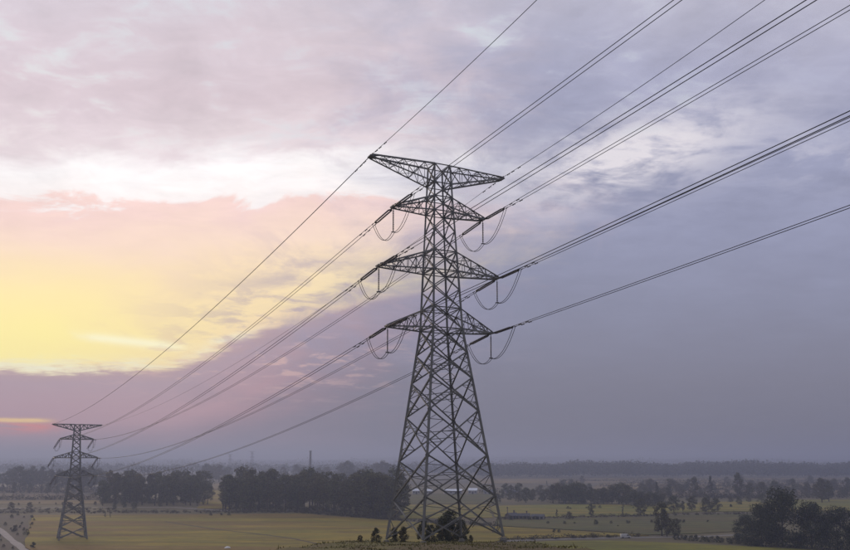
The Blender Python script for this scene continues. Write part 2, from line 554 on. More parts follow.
def strip(name, pts_px, width, mat, z):
    P = [unproj(px, py) for px, py in pts_px]
    Q = []
    for a, b in zip(P, P[1:]):
        n = max(1, int((b - a).length / 8))
        Q += [a.lerp(b, i / n) for i in range(n)]
    Q.append(P[-1])
    L, Rr = [], []
    rr = random.Random(len(Q))
    for i, p in enumerate(Q):
        d = (Q[min(i + 1, len(Q) - 1)] - Q[max(i - 1, 0)]).normalized()
        n = Vector((-d.y, d.x, 0))
        w = width / 2 * rr.uniform(0.85, 1.15)
        L.append(p + n * w)
        Rr.append(p - n * w)
    mb = MB()
    k = len(Q)
    mb.add([(p.x, p.y, z) for p in L] + [(p.x, p.y, z) for p in Rr], [(i, k + i, k + i + 1, i + 1) for i in range(k - 1)])
    me = mb.mesh(name)
    for p in me.polygons:
        pass
    o = link(name, me, None, mat)
    tag(o, kind='structure')
    return o


# parcels, outlines in photo pixels
sheet('field', [(34, 515.6), (222, 515), (300, 514.3), (395, 521.6), (505, 528), (500, 541), (470, 549), (520, 570), (480, 590), (60, 590), (24, 545), (28, 530)], M['rice'], 0.40, wob=0.7)
sheet('ground_patch', [(-60, 514.6), (32, 515.6), (26, 530), (22, 545), (58, 590), (-80, 590)], M['weeds'], 0.05, wob=0.7)
sheet('field', [(-60, 494), (70, 494), (100, 497), (100, 499.4), (-60, 499.6)], M['stubble'], 0.2, wob=1)
sheet('field', [(-60, 501), (98, 500.6), (104, 504), (40, 505), (-60, 504)], M['tan'], 0.2, wob=1)
sheet('field', [(-60, 487), (60, 487), (95, 491), (95, 492.6), (-60, 492.4)], M['tan'], 0.2, wob=1)
sheet('field', [(205, 483.5), (226, 483.5), (228, 490), (203, 490)], M['tan'], 0.3, wob=1)
sheet('field', [(203, 490.5), (228, 490.5), (232, 509), (198, 509)], M['rice'], 0.3, wob=1)
sheet('field', [(470, 479), (600, 478.4), (860, 478), (900, 478), (900, 481), (700, 482), (600, 483.2), (470, 484)], M['tan'], 0.3, wob=3)
sheet('field', [(600, 484), (700, 483), (900, 482), (900, 488), (760, 489), (640, 490.5), (590, 490)], M['tan'], 0.25, wob=2)
sheet('field', [(640, 491.2), (760, 489.8), (900, 489), (900, 494), (700, 497), (640, 497)], M['stubble'], 0.25, wob=2)
sheet('field', [(490, 506.5), (560, 505), (640, 505), (700, 503), (700, 512), (640, 515.5), (560, 517.5), (495, 517.5)], M['rice_green'], 0.36, wob=0.6)
sheet('field', [(701, 503), (780, 500), (900, 500), (900, 512), (701, 512)], M['rice_green'], 0.36, wob=0.6)
sheet('field', [(495, 519.5), (560, 519), (640, 517), (760, 514), (770, 530), (700, 534), (650, 535.4), (600, 532), (495, 526)], M['olive'], 0.30, wob=0.6)
sheet('field', [(495, 527), (600, 533), (648, 536), (600, 536.4), (560, 538), (500, 539.5)], M['rice'], 0.34, wob=0.5)
sheet('field', [(498, 543.8), (560, 542), (610, 541.4), (690, 544.4), (800, 550), (900, 557), (900, 600), (520, 600)], M['rice_green'], 0.36, wob=0.5)
sheet('field', [(410, 494.5), (500, 494.5), (500, 504), (410, 504)], M['olive'], 0.25, wob=1)
sheet('field', [(400, 505), (488, 505), (492, 518), (400, 519)], M['rice_green'], 0.25, wob=1)
strip('road', [(300, 546.0), (400, 544), (500, 541.4), (560, 539.4), (610, 538.2), (650, 537.6), (700, 536.8), (760, 534)], 4.2, M['road'], 0.06)
strip('road', [(-80, 509), (20, 508.4), (110, 507.3), (175, 507.6), (235, 511.5)], 4.0, M['pale_path'], 0.08)
strip('path', [(-30, 512), (0, 530), (11, 540), (26, 551), (60, 575)], 3.2, M['pale_path'], 0.10)
for _a, _b in (((60, 519.0), (330, 518.2)), ((45, 523.4), (255, 524.0)), ((40, 536.6), (230, 537.4)), ((300, 526.0), (480, 530.5)), ((36, 543.0), (300, 544.5)), ((330, 533.0), (470, 536.5))):
    strip('bund', [_a, ((_a[0] + _b[0]) / 2, (_a[1] + _b[1]) / 2 - 0.25), _b], 1.0, M['earth'], 0.44)
strip('path', [(165, 522.5), (215, 530.3), (250, 534.1), (290, 539.2), (335, 548.6)], 1.6, M['earth'], 0.46)
strip('path', [(500, 518.4), (560, 518.2), (640, 516.2), (700, 513.6), (770, 513)], 2.6, M['earth'], 0.08)

# ------------------------------------------------------------------ pylon
ZS = [0.0, 5.3, 10.43, 16.22, 20.68, 24.3, 27.56, 30.30, 32.83, 35.36, 37.98, 40.75, 43.49, 45.48, 47.39, 50.0]
ZKEY = [(0.0, 5.63), (27.56, 2.085), (50.0, 1.105)]
ARMS = {1: (9.91, 47.39, 50.0), 2: (6.75, 43.49, 45.48), 3: (8.85, 35.36, 37.98), 4: (7.67, 27.56, 30.30)}
TIPW = 0.45
STR_LEN = 5.15
HANG = 3.3


def half_w(z):
    for (z0, w0), (z1, w1) in zip(ZKEY, ZKEY[1:]):
        if z <= z1:
            return w0 + (w1 - w0) * (z - z0) / (z1 - z0)
    return ZKEY[-1][1]


SKEW = (0.62, 0.50, -0.62, -0.20)


def corner(i, z):           # 0 A(-,near) 1 B(+,near) 2 D(+,far) 3 C(-,far); near = -y in pylon space
    z = z + SKEW[i] * (1.0 if z < 16 else max(0.0, (27.5 - z) / 11.5))
    w = half_w(max(z, -1.0))
    sx, sy = ((-1, -1), (1, -1), (1, 1), (-1, 1))[i]
    return Vector((sx * w, sy * w, z))


_lm = MB()
_t = 0.14
_lm.prism([(-0.3, -0.3), (0.7, -0.3), (0.7, -0.3 + _t), (-0.3 + _t, -0.3 + _t), (-0.3 + _t, 0.7), (-0.3, 0.7)], 1.0)
ANGLE = _lm.mesh('angle_bar')
ANGLE.materials.append(M['steel'])
_lm = MB()
_lm.lathe([(0.3, -0.06), (0.42, -0.04), (0.42, 0.04), (0.3, 0.06)], 6, Matrix.Rotation(math.pi / 2, 4, 'X'))
GUSSET = _lm.mesh('gusset')
GUSSET.materials.append(M['steel'])
_lm = MB()
_lm.lathe([(0.45, -0.9), (0.45, 0.0), (0.34, 0.22), (0.3, 0.26)], 12)
FOOT = _lm.mesh('footing')
FOOT.materials.append(M['concrete'])


BARW = 1.28


def bar(name, a, b, w, parent, roll=0.0):
    d = b - a
    q = d.to_track_quat('Z', 'Y') @ Quaternion((0, 0, 1), roll)
    w *= BARW
    o = link(name, ANGLE, parent)
    o.matrix_local = Matrix.LocRotScale(a, q, Vector((w, w, d.length)))
    return o


def build_pylon():
    root = empty('pylon')
    for i in range(4):
        o = link('footing', FOOT, root)
        c = corner(i, 0)
        o.location = (c.x, c.y, c.z - 0.12)
        prev = Vector((c.x, c.y, c.z + 0.25))
        for z, w in ((10.43, 0.27), (20.68, 0.26), (27.56, 0.25), (37.98, 0.22), (50.0, 0.18)):
            nxt = corner(i, z)
            bar('leg', prev, nxt, w, root, i * math.pi / 2)
            prev = nxt
    lo = 6
    for k in range(len(ZS) - 1):
        z0, z1 = ZS[k], ZS[k + 1]
        wd = 0.155 if k < lo else 0.115
        for i in range(4):
            j = (i + 1) % 4
            a0, a1, b0, b1 = corner(i, z0), corner(i, z1), corner(j, z0), corner(j, z1)
            if k == 0:
                up = Vector((0, 0, .3))
                bar('diagonal_brace', a0 + up, b1, wd, root)
                bar('diagonal_brace', b0 + up, a1, wd, root, 1.0)
                for p0, p1, c0 in ((a0, a1, b0), (b0, b1, a0)):
                    xm = p0.lerp(c0, 0.5) + Vector((0, 0, 2.9))
                    for t in (0.3, 0.55, 0.8):
                        q = p0.lerp(xm, t * 0.9) if t < 0.5 else p1.lerp(xm, (1 - t) * 1.3)
                        bar('redundant_brace', p0.lerp(p1, t), q, 0.06, root)
                        bar('redundant_brace', p0.lerp(p1, min(1, t + 0.25)), q, 0.055, root)
                    bar('redundant_brace', p0.lerp(xm, 0.55), p0.lerp(c0, 0.5) + Vector((0, 0, 2.9)), 0.05, root)
            else:
                bar('diagonal_brace', a0, b1, wd, root)
                bar('diagonal_brace', b0, a1, wd, root, 1.2)
                if k < lo:
                    # stitch bars between the crossing diagonals and the legs
                    s = half_w(z0) / (half_w(z0) + half_w(z1))
                    xp = a0.lerp(b1, s)
                    for p0, p1 in ((a0, a1), (b0, b1)):
                        lm = p0.lerp(p1, s)
                        for e in (p0, p1):
                            q = e.lerp(xp, 0.52)
                            bar('redundant_brace', lm, q, 0.07, root)
                            if k < 5:
                                bar('redundant_brace', e.lerp(lm, 0.48), q, 0.065, root)
                                bar('redundant_brace', e.lerp(lm, 0.48), e.lerp(xp, 0.26), 0.055, root)
            if k in (6, 7, 9, 10, 12, 13, 14):
                bar('horizontal_brace', a0, b0, wd, root, 0.4)
            if k == len(ZS) - 2:
                bar('horizontal_brace', a1, b1, wd, root, 0.4)
        if k in (6, 7, 9, 10, 12, 13):
            bar('horizontal_brace', corner(0, z0), corner(2, z0), 0.08, root)
            bar('horizontal_brace', corner(1, z0), corner(3, z0), 0.08, root)
        if k > 0:
            if k < 6:      # diamond-shaped diaphragm where the face braces cross
                f = half_w(ZS[k]) / (half_w(ZS[k]) + half_w(z1))
                mids = [corner(i, z0).lerp(corner((i + 1) % 4, z1), f) for i in range(4)]
                for i in range(4):
                    bar('diaphragm_brace', mids[i], mids[(i + 1) % 4], 0.07, root)
            for i in range(4):
                g = link('gusset_plate', GUSSET, root)
                s = 0.8 if k < lo else 0.62
                g.matrix_local = Matrix.LocRotScale(corner(i, z0), Quaternion((0, 0, 1), i * math.pi / 2), Vector((s, s, s)))
    # cross arms
    for a, (L, zb, zt) in ARMS.items():
        for s in (-1, 1):
            arm = empty('cross_arm')
            arm.parent = root
            ztip = zt if a == 1 else zb
            ii = (0, 3) if s < 0 else (1, 2)       # near, far corner
            tips = [Vector((s * L, -TIPW, ztip)), Vector((s * L, TIPW, ztip))]
            off = Vector((0, 0, -0.22 if a == 1 else 0.22))
            chords = {}
            n = 6 if a in (1, 3) else 5
            for e, ci in enumerate(ii):
                rb, rt = corner(ci, zb), corner(ci, zt)
                tb, tt = (tips[e] + off, tips[e]) if a == 1 else (tips[e], tips[e] + off)
                bar('chord', rb, tb, 0.15, arm)
                bar('chord', rt, tt, 0.15, arm, 1.5)
                chords[e] = ([rb.lerp(tb, k / n) for k in range(n + 1)], [rt.lerp(tt, k / n) for k in range(n + 1)])
            for k in range(n):
                for e in (0, 1):
                    B, T = chords[e]
                    if k % 2 == 0:
                        bar('lacing_bar', B[k], T[k + 1], 0.085, arm)
                    else:
                        bar('lacing_bar', T[k], B[k + 1], 0.085, arm)
                    if k:
                        bar('lacing_bar', B[k], T[k], 0.055, arm)
                for lv in (0, 1):
                    P, Q = chords[0][lv], chords[1][lv]
                    if k % 2 == 0:
                        bar('lacing_bar', P[k], Q[k + 1], 0.06, arm)
                    else:
                        bar('lacing_bar', Q[k], P[k + 1], 0.06, arm)
                    if k:
                        bar('lacing_bar', P[k], Q[k], 0.055, arm)
            bar('tip_beam', tips[0] - Vector((0, .12, 0)), tips[1] + Vector((0, .12, 0)), 0.2, arm)
            mb = MB()
            mb.box((s * L, 0, ztip + off.z * 0.5), (0.5, TIPW * 2 + 0.2, 0.16))
            mb.obj('tip_plate', M['steel'], arm)
    # ladder-like climbing bolts and danger plate are too small to show; circuit plate on the body
    return root


pylon = build_pylon()
TH1, TH2, LEAN = 0.446, 0.498, -0.011
MW1 = Matrix.Translation((TX, TY, TZ)) @ Matrix.Rotation(LEAN, 4, 'Y') @ Matrix.Rotation(TH1, 4, 'Z')
MW2 = Matrix.Translation((SX, SY, 0.0)) @ Matrix.Rotation(TH2, 4, 'Z')
pylon.matrix_world = MW1
tag(pylon, 'tall steel lattice pylon with four cross arms standing on the grassy knoll', 'pylon', 'lattice pylons of the power line')
pylon2 = copy_tree(pylon)
pylon2.matrix_world = MW2
for _p in pylon2.children:                # same pylon type, bars widened so the distant copy reads bolder and darker
    for _o in (_p,) + tuple(_p.children):
        if _o.data is ANGLE:
            _o.scale = (_o.scale.x * 2.0, _o.scale.y * 2.0, _o.scale.z)
tag(pylon2, 'lattice pylon standing in the ripe yellow field beside the pale track', 'pylon')
for px, top, dist, lab in ((231, 454.5, 2300, 'faint hazy pylon far behind the gap between the two groves'),
                           (253, 451.5, 2500, 'faint hazy pylon far behind the end of the long grove')):
    p = copy_tree(pylon)
    ang = math.atan((px - CX) / FPX)
    p.matrix_world = Matrix.Translation((dist * math.tan(ang), dist, 0)) @ Matrix.Rotation(1.1, 4, 'Z')
    h = CAMZ + (HOR - top) * dist / FPX
    p.scale = (h / 50,) * 3
    tag(p, lab, 'pylon')

# ------------------------------------------------------------------ insulators, wires
_lm = MB()
_n = 15
for _k in range(_n):
    z = 0.45 + _k * 0.205
    _lm.lathe([(0.03, z - 0.10), (0.05, z - 0.03), (0.118, z - 0.025), (0.115, z + 0.01), (0.055, z + 0.05), (0.03, z + 0.105)], 8)
_lm.tube([(0, 0, 0.2), (0, 0, 3.6)], 0.055, 6)
DISCS = _lm.mesh('disc_string', True)
DISCS.materials.append(M['glass_disc'])
_lm = MB()
_lm.prism([(-0.30, 0), (0.30, 0), (0.12, 0.32), (-0.12, 0.32)], 0.05, 'y')
YOKE = _lm.mesh('yoke')
YOKE.materials.append(M['hardware'])
_lm = MB()
_lm.lathe([(0.03, 0.0), (0.06, 0.05), (0.06, 0.45), (0.03, 0.55)], 8)
CLAMP = _lm.mesh('clamp')
CLAMP.materials.append(M['hardware'])
_lm = MB()
_lm.lathe([(0.03, -0.28), (0.075, -0.26), (0.075, -0.10), (0.02, -0.08), (0.02, 0.08), (0.075, 0.10), (0.075, 0.26), (0.03, 0.28)], 8)
DAMPER = _lm.mesh('damper')
DAMPER.materials.append(M['hardware'])


def frame_z(d, p):
    """matrix with local z along d at p, local y up-ish, local x horizontal"""
    d = d.normalized()
    x = d.cross(Vector((0, 0, 1)))
    if x.length < 1e-4:
        x = Vector((1, 0, 0))
    x.normalize()
    y = d.cross(x)
    m = Matrix((x, y, d)).transposed().to_4x4()
    m.translation = p
    return m


def tension_string(p, d, label, group, fat=1.0):
    root = empty('insulator_string')
    root.matrix_world = frame_z(d, p)
    root.scale = (fat, fat, 1.2)
    tag(root, label, 'insulator', group)
    for sx in (-0.2, 0.2):
        o = link('disc_string', DISCS, root)
        o.location = (sx, 0, 0)
    y1 = link('yoke_plate', YOKE, root)
    y1.matrix_local = Matrix.Translation((0, 0, 0.42)) @ Matrix.Rotation(math.pi, 4, 'Y')
    y2 = link('yoke_plate', YOKE, root)
    y2.matrix_local = Matrix.Translation((0, 0, 3.38))
    for sx in (-0.2, 0.2):
        o = link('clamp', CLAMP, root)
        o.location = (sx, 0, 3.72)
    s = MB()
    s.tube([(0, 0, -0.1), (0, 0, 0.2)], 0.05, 6)
    s.obj('shackle', M['hardware'], root)
    return root


def hanging_string(p, label, group):
    root = empty('insulator_string')
    root.matrix_world = frame_z(Vector((0.0001, 0, -1)), p)
    tag(root, label, 'insulator', group)
    o = link('disc_string', DISCS, root)
    o.scale = (1.0, 1.0, HANG / 3.7)
    s = MB()
    s.tube([(0, 0, -0.08), (0, 0, 0.3)], 0.04, 6)
    s.obj('shackle', M['hardware'], root)
    c = link('clamp', CLAMP, root)
    c.matrix_local = Matrix.Translation((-0.27, 0, HANG - 0.08)) @ Matrix.Rotation(math.pi / 2, 4, 'Y')
    return root


ARMNAME = {1: 'top', 2: 'upper', 3: 'middle', 4: 'lower'}
SIDE = {-1: 'sunset-side', 1: 'shaded-side'}
ALPHA = 0.5403
DNEAR = Vector((math.sin(ALPHA), -math.cos(ALPHA), 0))


def tip(mw, a, s, n):       # n: -1 towards the viewer's hill, +1 away
    L, zb, zt = ARMS[a]
    return mw @ Vector((s * L, n * (TIPW + 0.1), zt if a == 1 else zb - 0.05))


def para(p, q, sag, t):
    r = p.lerp(q, t)
    r.z -= 4 * sag * t * (1 - t)
    return r


def wire(name, pts, rad, label, cat, group, dampers=()):
    root_pt = Vector(pts[0])
    mb = MB()
    mb.tube([Vector(p) - root_pt for p in pts], rad, 6)
    o = mb.obj(name, M['wire'], None, True)
    o.location = root_pt
    tag(o, label, cat, group)
    for end, dists in dampers:
        seq = [Vector(p) for p in (pts if end == 0 else pts[::-1])]
        acc, i = 0.0, 0
        for dd in dists:
            acc = 0.0
            for a, b in zip(seq, seq[1:]):
                l = (b - a).length
                if acc + l >= dd:
                    p = a.lerp(b, (dd - acc) / l)
                    d = link('vibration_damper', DAMPER, o)
                    d.matrix_local = Matrix.Translation(-root_pt) @ frame_z(b - a, p - Vector((0, 0, 0.07)))
                    break
                acc += l
    return o


def jumper(N_, B_, F_, off, label, group, name='jumper_wire'):
    pts = []
    for (p, q, sag) in ((N_, B_, 1.35), (B_, F_, 1.6)):
        for k in range(13):
            t = k / 12
            if pts and k == 0:
                continue
            pts.append(para(p, q, sag, t) + off)
    wire(name, pts, 0.038, label, 'wire', group)


for a in (2, 3, 4):
    for s in (-1, 1):
        an, sn = ARMNAME[a], SIDE[s]
        # --- near span, up the hill past the camera
        p0 = tip(MW1, a, s, -1)

        def near(t, m=0.0625, k=1.0e-4, p0=p0):
            return p0 + DNEAR * t + Vector((0, 0, m * t + k * t * t))
        d0 = (near(4.3) - p0).normalized()
        tension_string(p0, d0, f'double insulator string on the {sn} end of the {an} cross arm, pulling uphill', 'tension strings of the knoll pylon')
        hx = DNEAR.cross(Vector((0, 0, 1))).normalized()
        for o2 in (-0.3, 0.3):
            pts = [near(STR_LEN - 0.3) + hx * o2 * 0.7] + [near(STR_LEN + (185 - STR_LEN) * (k / 40)) + hx * o2 for k in range(1, 41)]
            wire('conductor', pts, 0.034, f'twin wire running uphill from the {sn} end of the {an} cross arm',
                 'wire', f'uphill twin wires, {an} {sn}', dampers=((0, (1.4, 2.9)),))
        # --- far span to the pylon in the field
        f0, g0 = tip(MW1, a, s, 1), tip(MW2, a, s, -1)
        L = (g0 - f0).length
        sag = 6.7
        dfar = (para(f0, g0, sag, STR_LEN / L) - f0).normalized()
        dback = (para(f0, g0, sag, 1 - STR_LEN / L) - g0).normalized()
        tension_string(f0, dfar, f'double insulator string on the {sn} end of the {an} cross arm, pulling downhill', 'tension strings of the knoll pylon')
        tension_string(g0, dback, f'field pylon insulator string, {sn} end of its {an} arm, pulling towards the knoll', 'tension strings of the field pylon', 1.6)
        hz = (g0 - f0).cross(Vector((0, 0, 1))).normalized()
        for o2 in (-0.3, 0.3):
            pts = []
            for k in range(61):
                t = STR_LEN / L + (1 - 2 * STR_LEN / L) * k / 60
                pts.append(para(f0, g0, sag, t) + hz * o2 * (0.7 if k in (0, 60) else 1.0))
            wire('conductor', pts, 0.037, f'twin wire sagging to the field pylon from the {sn} end of the {an} arm',
                 'wire', f'downhill twin wires, {an} {sn}', dampers=((0, (1.4, 2.9)), (1, (1.6,))))
        # --- slack far-side string of the field pylon and both jumpers
        h0 = tip(MW2, a, s, 1)
        dsl = Vector((-0.60, 0.25, -0.80)).normalized()
        tension_string(h0, dsl, f'slack drooping insulator string on the field pylon, {sn} end of its {an} cross arm', 'slack strings of the field pylon', 1.6)
        u1 = (MW1.to_3x3() @ Vector((1, 0, 0))).normalized()
        u2 = (MW2.to_3x3() @ Vector((1, 0, 0))).normalized()
        c1 = MW1 @ Vector((s * ARMS[a][0], 0, ARMS[a][1] - 0.1))
        hanging_string(c1, f'insulator string hanging straight down from the {sn} end of the {an} cross arm', 'hanging strings of the knoll pylon')
        b1 = c1 - Vector((0, 0, HANG))
        for o2 in (-0.17, 0.17):
            jumper(near(4.8), b1, para(f0, g0, sag, 4.8 / L), u1 * o2,
                   f'twin jumper loop hanging under the {sn} end of the {an} cross arm on the knoll', f'jumper loops, {an} {sn}')
        c2 = MW2 @ Vector((s * ARMS[a][0], 0, ARMS[a][1] - 0.1))
        hanging_string(c2, f'insulator string hanging straight down on the field pylon, {sn} end of its {an} cross arm', 'hanging strings of the field pylon')
        b2 = c2 - Vector((0, 0, HANG))
        for o2 in (-0.17, 0.17):
            jumper(para(f0, g0, sag, 1 - 4.8 / L), b2, h0 + dsl * 4.8, u2 * o2,
                   f'twin jumper loop on the field pylon under the {sn} end of its {an} arm', f'field pylon jumper loops, {an} {sn}')

for s in (-1, 1):
    sn = SIDE[s]
    p0 = tip(MW1, 1, s, -1)
    pts = [p0 + DNEAR * t + Vector((0, 0, 0.061 * t + 7.4e-4 * t * t)) for t in [135 * k / 50 for k in range(51)]]
    wire('earth_wire', pts, 0.034, f'thin single earth wire from the {sn} tip of the top arm running uphill', 'wire', None, dampers=((0, (1.2, 2.2, 3.6)),))
    f0, g0 = tip(MW1, 1, s, 1), tip(MW2, 1, s, -1)
    pts = [para(f0, g0, 5.9, k / 60) for k in range(61)]
    wire('earth_wire', pts, 0.055 if s < 0 else 0.026, f'single earth wire from the {sn} tip of the top arm sagging to the field pylon', 'wire', None,
         dampers=((0, (1.2, 2.2, 3.6)), (1, (1.5, 3.0))))

# ------------------------------------------------------------------ foliage


def quads_mesh(name, C, Nn, size, mat, rs):
    """leaf-sized quads at centres C, facing Nn (random spin)"""
    n = len(C)
    r = rs.normal(size=(n, 3))
    a = np.cross(Nn, r)
    a /= np.linalg.norm(a, axis=1, keepdims=True) + 1e-9
    b = np.cross(Nn, a)
    b /= np.linalg.norm(b, axis=1, keepdims=True) + 1e-9
    sz = (size * rs.uniform(0.6, 1.3, n))[:, None]
    a *= sz * 0.5
    b *= sz * 0.5 * rs.uniform(0.5, 0.9, (n, 1))
    v = np.stack([C - a - b * 0.3, C + b * -1.0, C + a - b * 0.3, C + b], 1).reshape(-1, 3)
    q = np.arange(4 * n).reshape(n, 4)
    me = bpy.data.meshes.new(name)
    me.vertices.add(4 * n)
    me.vertices.foreach_set('co', v.ravel())
    me.loops.add(4 * n)
    me.loops.foreach_set('vertex_index', q.ravel().astype(np.int32))
    me.polygons.add(n)
    me.polygons.foreach_set('loop_start', np.arange(0, 4 * n, 4, dtype=np.int32))
    me.update(calc_edges=True)
    me.materials.append(mat)
    return me


def crown_points(rs, h, w, base, n, shape, lobes):
    """leaf centres in clumps: crown from height base to h, full width w"""
    C, Nn = [], []
    per = n // lobes
    for k in range(lobes):
        t = (k + rs.uniform(0, 1)) / lobes
        if shape == 'column':
            rad = w / 2 * (0.35 + 0.65 * math.sin(math.pi * min(1, 0.12 + 0.88 * (1 - t)) ** 0.8))
        elif shape == 'cone':
            rad = w / 2 * (1.02 - t)
        elif shape == 'bush':
            rad = w / 2 * math.sqrt(max(0.05, 1 - (t * 0.96) ** 2))
        else:
            rad = w / 2 * math.sqrt(max(0.04, 1 - abs(2 * (t * 0.93 + 0.02) - 0.85) ** 2.2))
        ang = rs.uniform(0, 2 * math.pi)
        rr = rad * math.sqrt(rs.uniform(0.12, 1.0)) * 0.85
        c = np.array([rr * math.cos(ang), rr * math.sin(ang), base + (h - base) * (t * 0.92 + 0.04)])
        lr = w * rs.uniform(0.10, 0.21) * (0.75 if shape in ('column', 'cone') else 1.0)
        d = rs.normal(size=(per, 3))
        d /= np.linalg.norm(d, axis=1, keepdims=True)
        rad3 = lr * rs.uniform(0.35, 1.15, (per, 1)) ** 0.6
        C.append(c + d * rad3 * np.array([1.0, 1.0, 0.72]))
        Nn.append(d * 0.6 + rs.normal(size=(per, 3)) * 0.5 + np.array([0, 0, 0.4]))
    return np.concatenate(C), np.concatenate(Nn)


def trunk_mesh(name, rs, h, w, base, rad, limbs):
    mb = MB()
    bend = rs.normal(0, 0.012 * h, 2)
    sp = [Vector((bend[0] * t * t, bend[1] * t * t, h * 0.9 * t)) for t in np.linspace(0, 1, 6)]
    sp[0].z = -0.4
    mb.tube(sp, [rad * (1.25 - 1.1 * t) if i else rad * 1.45 for i, t in enumerate(np.linspace(0, 1, 6))], 7)
    for k in range(limbs):
        t = rs.uniform(0.28, 0.8)
        a = rs.uniform(0, 2 * math.pi)
        p = Vector((bend[0] * t * t, bend[1] * t * t, h * 0.9 * t))
        L = w * rs.uniform(0.28, 0.46)
        e = p + Vector((math.cos(a) * L, math.sin(a) * L, L * rs.uniform(0.5, 1.1)))
        m = p.lerp(e, 0.5) + Vector((0, 0, -0.06 * L))
        mb.tube([p, m, e], [rad * 0.5, rad * 0.33, rad * 0.12], 5)
    return mb.mesh(name, True)


def tree_proto(seed, h, w, base, n, shape, leaf, lobes=26, leafmat='leaf'):
    rs = np.random.RandomState(seed)
    C, Nn = crown_points(rs, h, w, base, n, shape, lobes)
    crown = quads_mesh('crown', C, Nn, leaf, M[leafmat], rs)
    tr = trunk_mesh('trunk', rs, h, w, base, h * 0.014 + 0.05, 7)
    tr.materials.append(M['bark'])
    return (crown, tr, h, w)


PROTO = {
    'broad': [tree_proto(100 + k, 20, 13 + k % 3, 2.6, 4200, 'round', 0.72, 38) for k in range(6)],
    'tall': [tree_proto(200 + k, 20, 8.5 + (k % 3) * 0.9, 3.0, 3600, 'round', 0.66, 36) for k in range(6)],
    'full': [tree_proto(800 + k, 20, 17 + 3 * (k % 2), 0.8, 4200, 'bush', 0.8, 40) for k in range(5)],
    'airy': [tree_proto(900 + k, 20, 11.5 + k % 3, 5.0, 2300, 'round', 0.75, 24) for k in range(5)],
    'column': [tree_proto(300 + k, 20, 4.6, 2.0, 2000, 'column', 0.55, 26) for k in range(3)],
    'cone': [tree_proto(400 + k, 20, 9.0, 1.0, 1800, 'cone', 0.7, 26, 'leaf_dark') for k in range(2)],
    'dark': [tree_proto(500 + k, 20, 19 + 2 * (k % 2), 0.3, 11000, 'bush', 0.62, 60, 'leaf_dark') for k in range(4)],
    'bush': [tree_proto(600 + k, 20, 24, 0.4, 1500, 'bush', 1.5, 22, 'leaf_dark' if k % 2 else 'leaf') for k in range(4)],
    'shrub': [tree_proto(700 + k, 20, 17, 0.5, 4200, 'bush', 0.9, 34, 'scrub' if k == 2 else 'leaf_dark') for k in range(3)],
}
_pi = {}


def plant(kind, loc, h, label, group=None, name='tree', cat='tree', wscale=1.0, var=None):
    k = _pi.get(kind, 0)
    _pi[kind] = k + 1
    crown, tr, H, W = PROTO[kind][(k if var is None else var) % len(PROTO[kind])]
    root = empty(name, loc, RNG.uniform(0, 6.28))
    sc = h / H
    root.scale = (sc * wscale, sc * wscale, sc)
    link('trunk', tr, root)
    link('crown', crown, root)
    tag(root, label, cat, group)
    return root


def plant_px(kind, px, py_base, py_top, label, group=None, **kw):
    p = unproj(px, py_base)
    h = (py_base - py_top) * p.y / FPX * 1.0
    z = float(ground_z(p.x, p.y))
    return plant(kind, (p.x, p.y, z), h, label, group, **kw)


def jit(a):
    return RNG.uniform(-a, a)


# the long grove behind the yellow field: uneven rows, crowns of different height, ragged ends
def grove(x0, x1, base, rows, lab, group):
    for row, (dy, top) in enumerate(rows):
        px = x0 + row * 3 + jit(3)
        while px < x1 + jit(3):
            kd = RNG.choice(('tall', 'tall', 'broad', 'airy', 'airy', 'column'))
            end = min(px - x0, x1 - px)
            tp = top + RNG.choice((-1.5, 0, 1, 3, 5, 8)) + jit(1.8) + max(0, 9 - end) * 0.45
            plant_px(kd, px, base(px) + dy + jit(0.7), tp,
                     {'tall': 'slim-crowned', 'broad': 'broad-crowned', 'airy': 'open-crowned', 'column': 'narrow pointed'}[kd] + ' tree in the '
                     + ('front', 'middle', 'back')[row if len(rows) == 3 or row == 0 else 2] + ' row of ' + lab, group, wscale=RNG.uniform(0.85, 1.15))
            px += RNG.choice((5.0, 7.0, 9.0, 12.0)) + jit(1)


grove(224, 400, lambda px: 511.5 + max(0, px - 290) / 105 * 7.0, ((0, 475.0), (-2.2, 472.0), (-4.8, 470.5)), 'the long grove behind the yellow field', 'trees of the long grove')
grove(104, 208, lambda px: 505.2, ((0, 476.0), (-2.0, 474.0), (-4.0, 472.0)), 'the shorter grove beside the pale road', 'trees of the shorter grove')
# poplar row behind the shorter grove
for k in range(17):
    plant_px('column', 128 + k * 4.0 + jit(0.4), 486 + jit(0.3), 467.0 + jit(0.8), 'slender poplar in the even row rising behind the shorter grove', 'poplar row')
# hazy trees around the far side of the field pylon
for k in range(34):
    plant_px(('tall', 'airy', 'broad')[k % 3], -8 + k * 3.4 + jit(1.5), 488.5 + jit(2.5), 470 + jit(4.0), 'hazy tree in the loose row beyond the harvested strips', 'loose hazy row')
for k in range(9):
    plant_px('tall', -4 + k * 9 + jit(3), 494 + jit(1.5), 484 + jit(2.5), 'small tree on the bank between the harvested strips', 'small bank trees')
# scattered hazy trees seen over the long grove
for k, (px, tp) in enumerate(((206, 464), (213, 465.5), (219, 465), (228, 467), (270, 468), (283, 467), (296, 465), (303, 467), (319, 468), (327, 467),
                              (342, 463), (347, 461), (352, 465), (358, 468), (366, 466.5), (376, 463), (382, 461.5), (388, 463), (394, 465))):
    plant_px('broad', px, 481 + jit(1.5), tp, 'hazy tree standing far behind the long grove', 'hazy trees over the long grove', wscale=1.15)
